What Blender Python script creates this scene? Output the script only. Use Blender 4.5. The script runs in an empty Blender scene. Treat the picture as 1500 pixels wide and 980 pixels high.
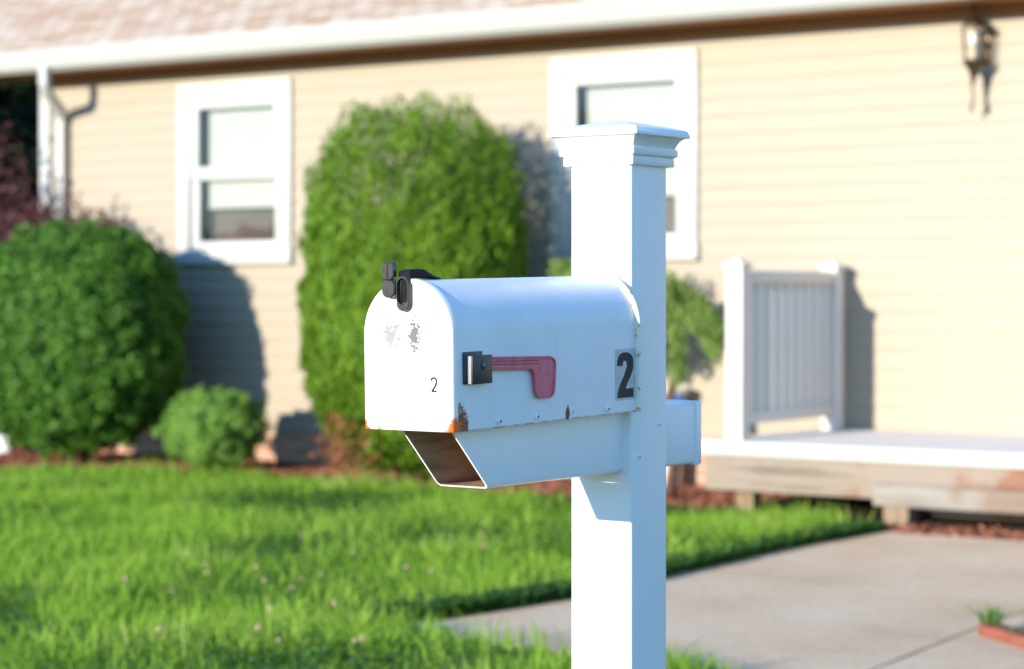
import bpy, bmesh, math, random
import numpy as np
from mathutils import Vector, Matrix
random.seed(7); rng = np.random.default_rng(7)
sc = bpy.context.scene; COL = sc.collection
R = math.radians

# ------------------------------------------------------------------ measuring helpers
FP = 3300.0; CX = 750.0; HV = 425.0; CAMZ = 1.27
S, C = math.sin(R(35)), math.cos(R(35))
def _ratio(u):
    r = (u-CX)/FP
    return (-S+r*C)/(C+r*S), r
def onX(u, v, X):
    q, r = _ratio(u); Y = X/q; Z = -X*S+Y*C
    return Vector((X, Y, CAMZ-(v-HV)/FP*Z))
def onY(u, v, Y):
    q, r = _ratio(u); X = q*Y; Z = Y/(C+r*S)
    return Vector((X, Y, CAMZ-(v-HV)/FP*Z))
def onG(u, v, z=0.0):
    Z = (CAMZ-z)*FP/(v-HV); r = (u-CX)/FP
    return Vector((Z*(-S+r*C), Z*(C+r*S), z))
def proj(X, Y, z):
    Z = -X*S+Y*C; r = (X*C+Y*S)/Z
    return CX+FP*r, HV+FP*(CAMZ-z)/Z, Z

# ------------------------------------------------------------------ materials
def mat(name, col=(.8, .8, .8), rough=.5, spec=.5, metal=0., coat=0.):
    m = bpy.data.materials.new(name); m.use_nodes = True
    b = m.node_tree.nodes['Principled BSDF']
    b.inputs['Base Color'].default_value = (*col, 1)
    b.inputs['Roughness'].default_value = rough
    b.inputs['Specular IOR Level'].default_value = spec
    b.inputs['Metallic'].default_value = metal
    b.inputs['Coat Weight'].default_value = coat
    return m
def N(m, t, **kw):
    n = m.node_tree.nodes.new(t)
    for k, v in kw.items(): setattr(n, k, v)
    return n
def L(m, a, b): m.node_tree.links.new(a, b)
def coords(m, kind='Object'):
    return N(m, 'ShaderNodeTexCoord').outputs[kind]
def noise(m, vec, scale, detail=4, rough=.6, dist=0.):
    n = N(m, 'ShaderNodeTexNoise'); n.inputs['Scale'].default_value = scale
    n.inputs['Detail'].default_value = detail; n.inputs['Roughness'].default_value = rough
    n.inputs['Distortion'].default_value = dist
    L(m, vec, n.inputs['Vector']); return n.outputs['Fac']
def ramp(m, fac, stops):
    n = N(m, 'ShaderNodeValToRGB'); cr = n.color_ramp
    while len(cr.elements) < len(stops): cr.elements.new(.5)
    for e, (p, c) in zip(cr.elements, stops):
        e.position = p; e.color = (*c, 1) if len(c) == 3 else c
    L(m, fac, n.inputs['Fac']); return n.outputs['Color']
def mapr(m, fac, a, b, c=0., d=1.):
    n = N(m, 'ShaderNodeMapRange'); n.clamp = True
    for i, v in zip(range(1, 5), (a, b, c, d)): n.inputs[i].default_value = v
    L(m, fac, n.inputs[0]); return n.outputs[0]
def mth(m, op, a, b=None):
    n = N(m, 'ShaderNodeMath', operation=op)
    for i, v in enumerate((a, b)):
        if v is None: continue
        if isinstance(v, (int, float)): n.inputs[i].default_value = v
        else: L(m, v, n.inputs[i])
    return n.outputs[0]
def mix(m, fac, a, b):
    n = N(m, 'ShaderNodeMix', data_type='RGBA')
    for i, v in ((0, fac), (6, a), (7, b)):
        if isinstance(v, (int, float)): n.inputs[i].default_value = v
        elif isinstance(v, tuple): n.inputs[i].default_value = (*v, 1)
        else: L(m, v, n.inputs[i])
    return n.outputs[2]
def setc(m, out): L(m, out, m.node_tree.nodes['Principled BSDF'].inputs['Base Color'])
def bump(m, h, strength=.3, dist=.01):
    n = N(m, 'ShaderNodeBump'); n.inputs['Strength'].default_value = strength
    n.inputs['Distance'].default_value = dist
    L(m, h, n.inputs['Height']); L(m, n.outputs['Normal'], m.node_tree.nodes['Principled BSDF'].inputs['Normal'])
def spot(m, vec, c, rad, nz, amt=.6, soft=.25):
    """blotch mask around point c, ragged by a noise"""
    s = N(m, 'ShaderNodeVectorMath', operation='SUBTRACT'); L(m, vec, s.inputs[0]); s.inputs[1].default_value = c
    d = N(m, 'ShaderNodeVectorMath', operation='DIVIDE'); L(m, s.outputs[0], d.inputs[0]); d.inputs[1].default_value = rad
    l = N(m, 'ShaderNodeVectorMath', operation='LENGTH'); L(m, d.outputs[0], l.inputs[0])
    a = mth(m, 'ADD', l.outputs['Value'], mth(m, 'MULTIPLY', mth(m, 'SUBTRACT', nz, .5), amt*4))
    return mapr(m, a, 1.0, 1.0-soft)

M = {}
# aged white paint, mailbox
def paint_mat(name, base=(.80, .80, .80)):
    m = mat(name, base, .38, .5)
    v = coords(m); n1 = noise(m, v, 9, 5); n2 = noise(m, v, 170, 3)
    c = mix(m, mapr(m, n1, .45, .75, 0, .5), base, tuple(x*.94 for x in base))
    specks = mapr(m, n2, .735, .76)
    c = mix(m, mth(m, 'MULTIPLY', specks, .45), c, (.35, .36, .34))
    L(m, mapr(m, n1, .3, .7, .3, .5), m.node_tree.nodes['Principled BSDF'].inputs['Roughness'])
    bump(m, n1, .12, .01)
    return m, v, c, n1
RUST = (.24, .045, .012); RUSTO = (.75, .13, .015)
m, v, c, n1 = paint_mat('mailbox_paint'); M['mb'] = m; nz = noise(m, v, 130, 4, .7)
k1 = spot(m, v, (.077, .020, .002), (.03, .021, .038), nz, .45, .2)
rc = mix(m, mapr(m, noise(m, v, 200, 3), .42, .58), (.34, .05, .012), (.07, .02, .012)); c = mix(m, k1, c, rc)
k1b = spot(m, v, (.08, .012, .006), (.03, .011, .013), nz, .5, .4); c = mix(m, k1b, c, (1., .19, .03))
k2 = spot(m, v, (.077, .292, .010), (.02, .0065, .014), nz, .5, .3); c = mix(m, k2, c, (.05, .02, .012))
sx = N(m, 'ShaderNodeSeparateXYZ'); L(m, v, sx.inputs[0])
edge = mth(m, 'MULTIPLY', mapr(m, sx.outputs['Z'], .0030, .0002), mapr(m, noise(m, v, 40, 4), .40, .62, .25, 1)); c = mix(m, edge, c, RUST)
# faint vertical run marks under the rivets
st = N(m, 'ShaderNodeMapping'); st.inputs['Scale'].default_value = (1, 1, .06); L(m, v, st.inputs['Vector'])
c = mix(m, mapr(m, noise(m, st.outputs[0], 60, 3), .55, .8, 0, .14), c, (.45, .42, .36))
setc(m, c)
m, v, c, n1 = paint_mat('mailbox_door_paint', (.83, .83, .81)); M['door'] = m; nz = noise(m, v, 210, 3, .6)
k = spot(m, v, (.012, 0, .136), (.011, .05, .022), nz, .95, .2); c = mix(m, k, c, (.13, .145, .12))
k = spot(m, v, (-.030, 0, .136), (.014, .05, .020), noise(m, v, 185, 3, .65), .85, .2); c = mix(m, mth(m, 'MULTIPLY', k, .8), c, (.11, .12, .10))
nz2 = noise(m, v, 120, 4)
for cc, rr in (((-.080, 0, 0), (.013, .05, .018)), ((.080, 0, 0), (.018, .05, .024))):
    k = spot(m, v, cc, rr, nz2, .3, .4); c = mix(m, k, c, RUSTO)
for cc, rr in (((-.052, 0, .001), (.0035, .05, .006)),):
    k = spot(m, v, cc, rr, nz2, .3, .4); c = mix(m, k, c, (.35, .28, .1))
setc(m, c)
m, v, c, n1 = paint_mat('mailbox_rear_lip_paint', (.86, .80, .68)); M['lip'] = m
nz = noise(m, v, 75, 4, .7); c = mix(m, mapr(m, nz, .545, .62), c, (.55, .27, .09)); setc(m, c)

m = mat('white_vinyl', (.82, .82, .82), .32, .5); M['vinyl'] = m
v = coords(m); setc(m, mix(m, mapr(m, noise(m, v, 6, 6), .45, .7, 0, .3), (.82, .82, .82), (.76, .77, .78)))
m = mat('dirty_tan_inside', (.42, .27, .18), .8, .2); M['tan'] = m; v = coords(m)
mp = N(m, 'ShaderNodeMapping'); mp.inputs['Scale'].default_value = (12, 3, 40); L(m, v, mp.inputs['Vector'])
setc(m, ramp(m, noise(m, mp.outputs[0], 2.2, 6, .65), [(.3, (.26, .15, .095)), (.5, (.46, .30, .20)), (.75, (.60, .44, .32))]))
M['black'] = mat('black_plastic', (.005, .005, .008), .5, .15)
M['blackp'] = mat('weathered_black_plastic', (.075, .060, .055), .34, .6)
m = M['blackp']; v = coords(m); setc(m, ramp(m, noise(m, v, 120, 4), [(.3, (.020, .016, .014)), (.7, (.050, .040, .036))]))
M['edgegrey'] = mat('pin_and_lit_edge_grey', (.30, .29, .27), .6, .3)
M['bracket'] = mat('dark_bracket_plastic', (.020, .023, .028), .45, .5)
m = mat('faded_red_plastic', (.50, .05, .08), .42, .5); M['red'] = m; v = coords(m)
setc(m, ramp(m, noise(m, v, 60, 5), [(.3, (.66, .07, .12)), (.7, (.74, .16, .22))]))
M['red2'] = mat('dark_red_rib', (.30, .03, .06), .5, .4)
m = mat('black_vinyl_digit', (.014, .010, .011), .55, .4); M['digit'] = m
m = mat('clear_sticker', (.42, .45, .44), .35, .5); M['sticker'] = m; v = coords(m)
setc(m, ramp(m, noise(m, v, 90, 5), [(.3, (.40, .43, .42)), (.7, (.55, .58, .57))]))
M['rivet'] = mat('painted_rivet', (.85, .86, .86), .25, .5)
M['rivetrust'] = mat('rusty_screw', (.95, .17, .03), .7, .3)
M['dot'] = mat('dark_socket', (.03, .03, .035), .6)

# house
m = mat('cream_vinyl_siding', (.66, .56, .40), .55, .3); M['siding'] = m; v = coords(m)
mp = N(m, 'ShaderNodeMapping'); mp.inputs['Scale'].default_value = (.5, 1, 8); L(m, v, mp.inputs['Vector'])
setc(m, mix(m, mapr(m, noise(m, mp.outputs[0], 3, 4), .4, .7, 0, .6), (.365, .310, .236), (.338, .286, .216)))
m = mat('white_trim', (.46, .46, .435), .45, .4); M['trim'] = m
m = mat('brown_soffit', (.32, .125, .045), .6, .3); M['soffit'] = m
m = mat('roof_shingles', (.4, .3, .25), .9, .1); M['shingle'] = m; v = coords(m)
bt = N(m, 'ShaderNodeTexBrick'); L(m, v, bt.inputs['Vector']); bt.inputs['Scale'].default_value = 1
bt.inputs['Brick Width'].default_value = .19; bt.inputs['Row Height'].default_value = .13; bt.inputs['Mortar Size'].default_value = .008
bt.inputs['Color1'].default_value = (.70, .61, .48, 1); bt.inputs['Color2'].default_value = (.48, .29, .16, 1); bt.inputs['Mortar'].default_value = (.2, .12, .09, 1)
nn = noise(m, v, 2.6, 4)
c = mix(m, mapr(m, nn, .42, .62, .0, .35), bt.outputs['Color'], (.50, .38, .28))
c = mix(m, mapr(m, noise(m, v, 180, 2), .4, .6, 0, .4), c, (.40, .30, .24)); setc(m, c); bump(m, bt.outputs['Fac'], .6, .01)
m = mat('pink_tan_brick', (.45, .28, .2), .85, .2); M['brick'] = m; v = coords(m)
mp = N(m, 'ShaderNodeMapping'); mp.inputs['Rotation'].default_value = (R(90), 0, 0); L(m, v, mp.inputs['Vector'])
bt = N(m, 'ShaderNodeTexBrick'); L(m, mp.outputs[0], bt.inputs['Vector']); bt.inputs['Scale'].default_value = 1
bt.inputs['Brick Width'].default_value = .21; bt.inputs['Row Height'].default_value = .075; bt.inputs['Mortar Size'].default_value = .006
bt.inputs['Color1'].default_value = (.50, .30, .20, 1); bt.inputs['Color2'].default_value = (.42, .22, .14, 1); bt.inputs['Mortar'].default_value = (.5, .42, .34, 1)
setc(m, bt.outputs['Color'])
m = mat('pale_green_shade', (.455, .475, .43), .8, .2); M['shade'] = m
m = mat('dim_room', (.17, .13, .115), .9, .1); M['room'] = m; v = coords(m)
setc(m, ramp(m, noise(m, v, 2.5, 3), [(.35, (.10, .075, .068)), (.65, (.14, .11, .098))]))
def glass_mat(name, tint=(.92, .97, .96), ior=1.5):
    m = bpy.data.materials.new(name); m.use_nodes = True; nt = m.node_tree; nt.nodes.clear()
    o = nt.nodes.new('ShaderNodeOutputMaterial'); mx = nt.nodes.new('ShaderNodeMixShader'); f = nt.nodes.new('ShaderNodeLayerWeight'); pw = nt.nodes.new('ShaderNodeMath'); pw.operation = 'POWER'; pw.inputs[1].default_value = 4; ma = nt.nodes.new('ShaderNodeMath'); ma.operation = 'MULTIPLY_ADD'; ma.inputs[1].default_value = .7; ma.inputs[2].default_value = ((ior-1)/(ior+1))**2
    f.inputs[0].default_value = .5; nt.links.new(f.outputs['Facing'], pw.inputs[0]); nt.links.new(pw.outputs[0], ma.inputs[0]); t = nt.nodes.new('ShaderNodeBsdfTransparent'); t.inputs[0].default_value = (*tint, 1)
    g = nt.nodes.new('ShaderNodeBsdfGlossy'); g.inputs['Roughness'].default_value = .02
    nt.links.new(ma.outputs[0], mx.inputs[0]); nt.links.new(t.outputs[0], mx.inputs[1]); nt.links.new(g.outputs[0], mx.inputs[2]); nt.links.new(mx.outputs[0], o.inputs[0])
    return m
M['glass'] = glass_mat('window_glass', (.97, .965, .96)); M['lglass'] = glass_mat('lantern_glass', (.95, .95, .93), 1.9)
M['brass'] = mat('aged_brass', (.10, .07, .045), .38, .5, .8)
M['bulb'] = mat('frosted_bulb', (.85, .85, .82), .25, .6)
M['candle'] = mat('cream_candle_sleeve', (.75, .62, .35), .5)
M['rail'] = mat('cream_white_rail', (.64, .60, .54), .5, .4)
m = mat('deck_grey_boards', (.45, .43, .42), .8, .15); M['deckb'] = m; v = coords(m)
mp = N(m, 'ShaderNodeMapping'); mp.inputs['Scale'].default_value = (1, 9, 1); L(m, v, mp.inputs['Vector'])
setc(m, ramp(m, noise(m, mp.outputs[0], 3, 5), [(.3, (.66, .61, .56)), (.7, (.80, .76, .71))]))
def wood_mat(name, a, b, c2, sc_=(.8, 8, 8)):
    m = mat(name, a, .85, .15); v = coords(m)
    mp = N(m, 'ShaderNodeMapping'); mp.inputs['Scale'].default_value = sc_; L(m, v, mp.inputs['Vector'])
    c = ramp(m, noise(m, mp.outputs[0], 2.2, 6, .65, .4), [(.3, a), (.5, b), (.62, b), (.75, c2)])
    w = noise(m, v, 1.9, 3); c = mix(m, mapr(m, w, .52, .62, 0, .65), c, c2); setc(m, c); return m
M['wood'] = wood_mat('weathered_grey_wood', (.15, .118, .088), (.27, .22, .175), (.22, .075, .03))
M['wood2'] = wood_mat('pale_weathered_wood', (.19, .165, .135), (.28, .25, .215), (.19, .12, .075))
M['wood3'] = wood_mat('brown_timber', (.16, .11, .07), (.25, .18, .115), (.18, .10, .05), (8, 8, .8))
m = mat('concrete', (.45, .41, .36), 1., .05); M['conc'] = m; v = coords(m)
n_a = noise(m, v, 1.3, 6, .6); n_b = noise(m, v, 60, 4, .7)
c = ramp(m, n_a, [(.3, (.72, .50, .30)), (.5, (.86, .62, .385)), (.7, (.90, .69, .46))])
c = mix(m, mapr(m, n_b, .35, .65, .0, .35), c, (.30, .25, .19)); c = mix(m, mapr(m, noise(m, v, 22, 5, .75), .55, .72, 0, .45), c, (.30, .235, .17)); setc(m, c); bump(m, n_b, .3, .004)
m = mat('soil_lawn', (.05, .08, .02), .95, .1); M['soil'] = m; v = coords(m)
setc(m, ramp(m, noise(m, v, 4, 6), [(.3, (.05, .08, .02)), (.7, (.09, .12, .03))]))
m = mat('red_mulch', (.22, .08, .045), .95, .1); M['mulch'] = m; v = coords(m)
nn = noise(m, v, 35, 5, .7); setc(m, ramp(m, nn, [(.3, (.10, .032, .02)), (.5, (.24, .085, .05)), (.7, (.36, .16, .10))])); bump(m, nn, .8, .03)
M['redbrick'] = mat('red_brick', (.34, .115, .065), .85, .2)
m = M['redbrick']; v = coords(m); setc(m, ramp(m, noise(m, v, 30, 5), [(.3, (.20, .060, .038)), (.7, (.32, .115, .07))]))
M['bin'] = mat('white_plastic', (.8, .8, .8), .4); M['blue'] = mat('blue_plastic', (.10, .22, .65), .4)
m = mat('bark', (.12, .07, .05), .9, .1); M['bark'] = m; v = coords(m)
setc(m, ramp(m, noise(m, v, 25, 5), [(.3, (.07, .035, .025)), (.7, (.20, .12, .085))]))
M['stone'] = mat('pale_stone', (.75, .73, .68), .8, .2)
M['clover'] = mat('clover_blossom', (.38, .27, .19), .8, .2)
M['clover2'] = mat('clover_blossom_base', (.45, .24, .14), .8, .2)
M['stem'] = mat('green_stem', (.07, .14, .03), .8, .2)

def leaf_mat(name, a, b, c2=None, nscale=3., trans=.35, rough=.55):
    """a..b mixed by a per-leaf random value and a clump-sized noise"""
    m = mat(name, a, rough, .25); nt = m.node_tree; v = coords(m)
    at = N(m, 'ShaderNodeAttribute', attribute_name='rnd')
    f = mth(m, 'ADD', mth(m, 'MULTIPLY', at.outputs['Fac'], .6), mth(m, 'MULTIPLY', mapr(m, noise(m, v, nscale, 3), .35, .65), .4))
    st = [(.1, a), (.8, b)] + ([(.97, c2)] if c2 else [])
    c = ramp(m, f, st); setc(m, c)
    t = N(m, 'ShaderNodeBsdfTranslucent'); ms = N(m, 'ShaderNodeMixShader'); ms.inputs[0].default_value = trans
    tc = mix(m, .5, c, (b[0]*1.3, b[1]*1.3, b[2]*.7)); L(m, tc, t.inputs['Color'])
    L(m, nt.nodes['Principled BSDF'].outputs[0], ms.inputs[1]); L(m, t.outputs[0], ms.inputs[2])
    L(m, ms.outputs[0], nt.nodes['Material Output'].inputs['Surface']); return m
M['grass'] = leaf_mat('grass_blade', (.13, .28, .028), (.31, .49, .055), (.46, .52, .16), 1.2, .5)
M['arbor'] = leaf_mat('arborvitae_leaf', (.055, .135, .008), (.20, .34, .025), None, 5., .25)
M['yew'] = leaf_mat('yew_leaf', (.022, .085, .011), (.13, .28, .035), None, 5., .25)
M['dwarf'] = leaf_mat('dwarf_conifer_leaf', (.09, .22, .03), (.25, .42, .08), None, 5., .25)
M['weep'] = leaf_mat('weeping_shrub_leaf', (.10, .18, .03), (.30, .42, .11), None, 4., .3)
M['plum'] = leaf_mat('plum_leaf', (.05, .018, .025), (.15, .055, .06), (.25, .13, .12), 5., .2)
M['shadeleaf'] = leaf_mat('shaded_tree_leaf', (.006, .014, .008), (.020, .035, .014), (.07, .05, .02), 1., .1)  # shade from neighbouring trees put into the leaf colour
M['rustleaf'] = leaf_mat('browned_leaf', (.16, .07, .02), (.32, .13, .05), None, 5., .2)
M['weed'] = leaf_mat('weed_leaf', (.07, .15, .03), (.19, .30, .09), None, 8., .3)

# ------------------------------------------------------------------ object helpers
def link(name, me, material, parent=None):
    o = bpy.data.objects.new(name, me); COL.objects.link(o)
    for mm in (material if isinstance(material, (list, tuple)) else [material]): me.materials.append(M[mm] if isinstance(mm, str) else mm)
    if parent: o.parent = parent
    return o
def tag(o, label=None, cat=None, group=None, kind=None):
    if label: o['label'] = label
    if cat: o['category'] = cat
    if group: o['group'] = group
    if kind: o['kind'] = kind
    return o
def empty(name, loc, rot=(0, 0, 0)):
    o = bpy.data.objects.new(name, None); COL.objects.link(o); o.location = loc; o.rotation_euler = rot
    o.empty_display_size = .1
    return o
def bm_obj(name, bm, material, parent=None, smooth=False):
    bmesh.ops.recalc_face_normals(bm, faces=bm.faces)
    me = bpy.data.meshes.new(name); bm.to_mesh(me); bm.free()
    if smooth:
        for p in me.polygons: p.use_smooth = True
    return link(name, me, material, parent)
def autosmooth(o, ang=40):
    me = o.data
    for p in me.polygons: p.use_smooth = True
    me.set_sharp_from_angle(angle=R(ang)); return o
def add_box(bm, lo, hi, bev=0., seg=2, mi=0):
    lo, hi = Vector(lo), Vector(hi)
    g = bmesh.ops.create_cube(bm, size=1, matrix=Matrix.Translation((lo+hi)/2) @ Matrix.Diagonal((*(hi-lo), 1)))
    vs = g['verts']
    for f in {f for v_ in vs for f in v_.link_faces}: f.material_index = mi
    if bev > 0:
        es = list({e for v_ in vs for e in v_.link_edges})
        bmesh.ops.bevel(bm, geom=es, offset=bev, segments=seg, profile=.5, affect='EDGES')
def box(name, lo, hi, material, parent=None, bev=0., seg=2):
    bm = bmesh.new(); add_box(bm, lo, hi, bev, seg); o = bm_obj(name, bm, material, parent)
    return autosmooth(o) if bev else o
def add_prism(bm, pts, vec):
    """closed polygon pts (3-D) pushed along vec"""
    a = [bm.verts.new(p) for p in pts]; b = [bm.verts.new(Vector(p)+Vector(vec)) for p in pts]
    bm.faces.new(a); bm.faces.new(list(reversed(b))); n = len(a)
    for i in range(n): bm.faces.new((a[i], b[i], b[(i+1) % n], a[(i+1) % n]))
def add_tube(bm, pts, rad, seg=10):
    pts = [Vector(p) for p in pts]; rings = []
    rads = rad if isinstance(rad, (list, tuple)) else [rad]*len(pts)
    for i, p in enumerate(pts):
        t = (pts[min(i+1, len(pts)-1)]-pts[max(i-1, 0)]).normalized()
        up = Vector((0, 0, 1)) if abs(t.z) < .9 else Vector((1, 0, 0))
        a = t.cross(up).normalized(); b = t.cross(a)
        rings.append([bm.verts.new(p+(a*math.cos(2*math.pi*k/seg)+b*math.sin(2*math.pi*k/seg))*rads[i]) for k in range(seg)])
    for r1, r2 in zip(rings, rings[1:]):
        for k in range(seg): bm.faces.new((r1[k], r1[(k+1) % seg], r2[(k+1) % seg], r2[k]))
    bm.faces.new(rings[0]); bm.faces.new(list(reversed(rings[-1])))
def loft(bm, rings, cap0=True, cap1=True):
    vs = [[bm.verts.new(p) for p in r] for r in rings]; n = len(vs[0])
    for a, b in zip(vs, vs[1:]):
        for k in range(n): bm.faces.new((a[k], a[(k+1) % n], b[(k+1) % n], b[k]))
    if cap0: bm.faces.new(vs[0])
    if cap1: bm.faces.new(list(reversed(vs[-1])))
    return vs
def lathe(bm, prof, c, seg=24, sx=1., sy=1.):
    loft(bm, [[(c[0]+r*sx*math.cos(2*math.pi*k/seg), c[1]+r*sy*math.sin(2*math.pi*k/seg), c[2]+z) for k in range(seg)] for r, z in prof])
def rrect(x0, x1, y0, y1, r, seg=3):
    out = []
    for cx, cy, a0 in ((x1-r, y1-r, 0), (x0+r, y1-r, 90), (x0+r, y0+r, 180), (x1-r, y0+r, 270)):
        for k in range(seg+1):
            a = R(a0+90*k/seg); out.append((cx+r*math.cos(a), cy+r*math.sin(a)))
    return out

# ================================================================== MAILBOX
MX, MY, MZ = -1.947, 2.525, CAMZ-.1993
HW, HH, LL = .079, .2157, .491
mb = empty('mailbox', (MX, MY, MZ), (R(1.03), 0, 0))
tag(mb, 'rounded white metal mailbox with rusty corners, red flag and number 2 beside post', 'mailbox')
MBM = Matrix.Translation((MX, MY, MZ)) @ Matrix.Rotation(R(1.03), 4, 'X'); MBI = MBM.inverted()
def arch(d, y, nseg=28, bottom=0.):
    """closed arch outline inset by d at depth y"""
    w = HW-d; zc = HH-HW; pts = [(-w, y, bottom+d), ]
    for i in range(nseg+1):
        a = math.pi-math.pi*i/nseg; pts.append((w*math.cos(a), y, zc+w*math.sin(a)))
    pts.append((w, y, bottom+d)); return pts
# body: bent sheet, open below, with thickness
def arch_open(d, y, z0=0., nseg=28):
    w = HW-d; zc = HH-HW; pts = [(-w, y, z0), (-w, y, z0+.05)]
    for i in range(nseg+1):
        a = math.pi-math.pi*i/nseg; pts.append((w*math.cos(a), y, zc+w*math.sin(a)))
    return pts+[(w, y, z0+.05), (w, y, z0)]
bm = bmesh.new(); ys = [.004, .03, .1, .2, .3, .4, LL-.002]
out_ = [arch_open(.0022, y, .0) for y in ys]; inn = [arch_open(.0037, y, .0) for y in ys]
vo = [[bm.verts.new(p) for p in r] for r in out_]; vi = [[bm.verts.new(p) for p in r] for r in inn]
n = len(vo[0])
for A, fl in ((vo, 0), (vi, 1)):
    for a, b in zip(A, A[1:]):
        for k in range(n-1): bm.faces.new((a[k], a[k+1], b[k+1], b[k]))
for i in range(len(ys)-1):
    for k in (0, n-1): bm.faces.new((vo[i][k], vo[i+1][k], vi[i+1][k], vi[i][k]))
for i in (0, len(ys)-1):
    for k in range(n-1): bm.faces.new((vo[i][k], vo[i][k+1], vi[i][k+1], vi[i][k]))
body = autosmooth(bm_obj('body', bm, 'mb', mb), 35)
box('floor_panel', (-HW+.0045, .006, .0135), (HW-.0045, LL-.004, .0150), 'mb', mb)
# rear plate with a protruding rolled lip
bm = bmesh.new()
rings = [arch(-.0005, LL-.006), arch(-.0045, LL-.006), arch(-.0058, LL-.0045), arch(-.0058, LL-.0015), arch(-.0045, LL)]
for r in rings:
    r[0] = (r[0][0], r[0][1], 0); r[-1] = (r[-1][0], r[-1][1], 0)
loft(bm, rings, True, True); bm.verts.ensure_lookup_table()
autosmooth(bm_obj('rear_lip', bm, 'lip', mb), 50)
# door
bm = bmesh.new()
loft(bm, [arch(.0008, .0125), arch(.0, .0125), arch(0, .003), arch(.0009, .0008), arch(.0026, -.0004), arch(.0062, -.0004), arch(.0082, .0010), arch(.0100, .0014)], True, True)
# stamped shallow horizontal creases live in the sheet: raised panel bead
door = autosmooth(bm_obj('door', bm, 'door', mb), 50)
bm = bmesh.new(); add_box(bm, (-.056, .0004, .0925), (.056, .0020, .0935), .0003, 1); autosmooth(bm_obj('stamped_bead', bm, 'door', door))
# small 2 on the door : stroke path
def ribbon(bm, pts, w, y0, y1, plane='xz'):
    P = [Vector((p[0], p[1])) for p in pts]; Lf, Rt = [], []
    for i, p in enumerate(P):
        t = (P[min(i+1, len(P)-1)]-P[max(i-1, 0)]).normalized(); nrm = Vector((-t.y, t.x))
        Lf.append(p+nrm*w/2); Rt.append(p-nrm*w/2)
    lf = [(a.x, a.y) for a in Lf]; rt = [(a.x, a.y) for a in Rt]
    f = (lambda q, d: (q[0], d, q[1])) if plane == 'xz' else (lambda q, d: (d, q[0], q[1]))
    for i in range(len(P)-1):
        add_prism(bm, [f(lf[i], y0), f(lf[i+1], y0), f(rt[i+1], y0), f(rt[i], y0)], Vector(f((0, 0), y1))-Vector(f((0, 0), y0)))
bm = bmesh.new(); cx0, cz0 = .0457, .0665
w_, h_ = .0092, .0195
pp = [(-.5, .28), (-.46, .40), (-.3, .48), (0, .5), (.3, .46), (.46, .34), (.46, .2), (.36, .04), (.1, -.18), (-.25, -.36), (-.42, -.46), (-.44, -.5), (.5, -.5)]
ribbon(bm, [(cx0+a*w_, cz0+b*h_) for a, b in pp[:-2]], .0029, .0006, .0016)
ribbon(bm, [(cx0-.5*w_, cz0-.47*h_), (cx0+.5*w_, cz0-.47*h_)], .0029, .0005, .0016)
bm_obj('door_digit', bm, 'digit', door)
# number sticker and big 2 on the side
def side(u, v, off=0.):
    p = MBI @ onX(u, v, MX+HW-.0022+off); return (p.x, p.y, p.z)
XS = HW-.0022
q = [side(901, 512), side(931, 509.5), side(931, 584.5), side(901, 587)]
ys_ = ((q[0][1]+q[3][1])/2, min((q[1][1]+q[2][1])/2, LL-.0075)); zs_ = ((q[2][2]+q[3][2])/2, (q[0][2]+q[1][2])/2)
bm = bmesh.new(); add_box(bm, (XS, ys_[0], zs_[0]), (XS+.0006, ys_[1], zs_[1])); stk = bm_obj('number_sticker', bm, 'sticker', mb)
dig = [(1302, 245), (1302, 225), (1305, 200), (1312, 175), (1325, 153), (1343, 140), (1365, 135), (1388, 138), (1406, 147), (1421, 164), (1430, 188), (1433, 215), (1432, 250), (1426, 285), (1412, 325), (1395, 360), (1380, 392), (1368, 430), (1432, 425), (1432, 497), (1300, 505), (1303, 475), (1310, 440), (1325, 395), (1345, 350), (1364, 305), (1377, 270), (1382, 240), (1381, 222), (1375, 208), (1366, 203), (1355, 206), (1348, 218), (1345, 245)]
kx = (ys_[1]-ys_[0])/(1450-1287); kz = (zs_[1]-zs_[0])/(524-112)
bm = bmesh.new()
add_prism(bm, [(XS+.0006, ys_[0]+(a-1287)*kx, zs_[1]-(b+ (a-1287)*.05 -112)*kz) for a, b in dig], (.0006, 0, 0))
bm.normal_update(); bmesh.ops.triangulate(bm, faces=[f for f in bm.faces if len(f.verts) > 4]); bm_obj('digit', bm, 'digit', stk)
# rivets along the bottom edge
def dome(name, loc, axis, r, h, material, parent, dot=True):
    bm = bmesh.new(); ax = Vector(axis)
    t1 = Vector((0, 0, 1)) if abs(ax.z) < .5 else Vector((1, 0, 0)); t2 = ax.cross(t1)
    rings = []
    for k in range(5):
        a = k/5*math.pi/2; rings.append([Vector(loc)+ax*(h*math.sin(a))+(t1*math.cos(b)+t2*math.sin(b))*r*math.cos(a) for b in [2*math.pi*j/16 for j in range(16)]])
    loft(bm, rings); o = autosmooth(bm_obj(name, bm, material, parent), 60)
    if dot:
        bm = bmesh.new(); rr = r*.36
        loft(bm, [[Vector(loc)+ax*q_+(t1*math.cos(b)+t2*math.sin(b))*rr for b in [2*math.pi*j/10 for j in range(10)]] for q_ in (h*.7, h*1.02)])
        bm_obj('socket', bm, 'dot', o)
    return o
for u, v in ((729.5, 617), (785, 610), (888.5, 599)):
    p = side(u, v); dome('rivet', (XS, p[1], p[2]), (1, 0, 0), .0050, .0050, 'rivet', mb)
p = side(838.5, 602.5); dome('rivet', (XS, p[1], p[2]), (1, 0, 0), .0033, .002, 'rivet', mb)
p = side(673.5, 624); o = dome('hinge_screw', (XS, p[1], p[2]), (1, 0, 0), .0056, .003, 'rivetrust', mb); o['label'] = 'bright orange rusty hinge screw'
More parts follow.
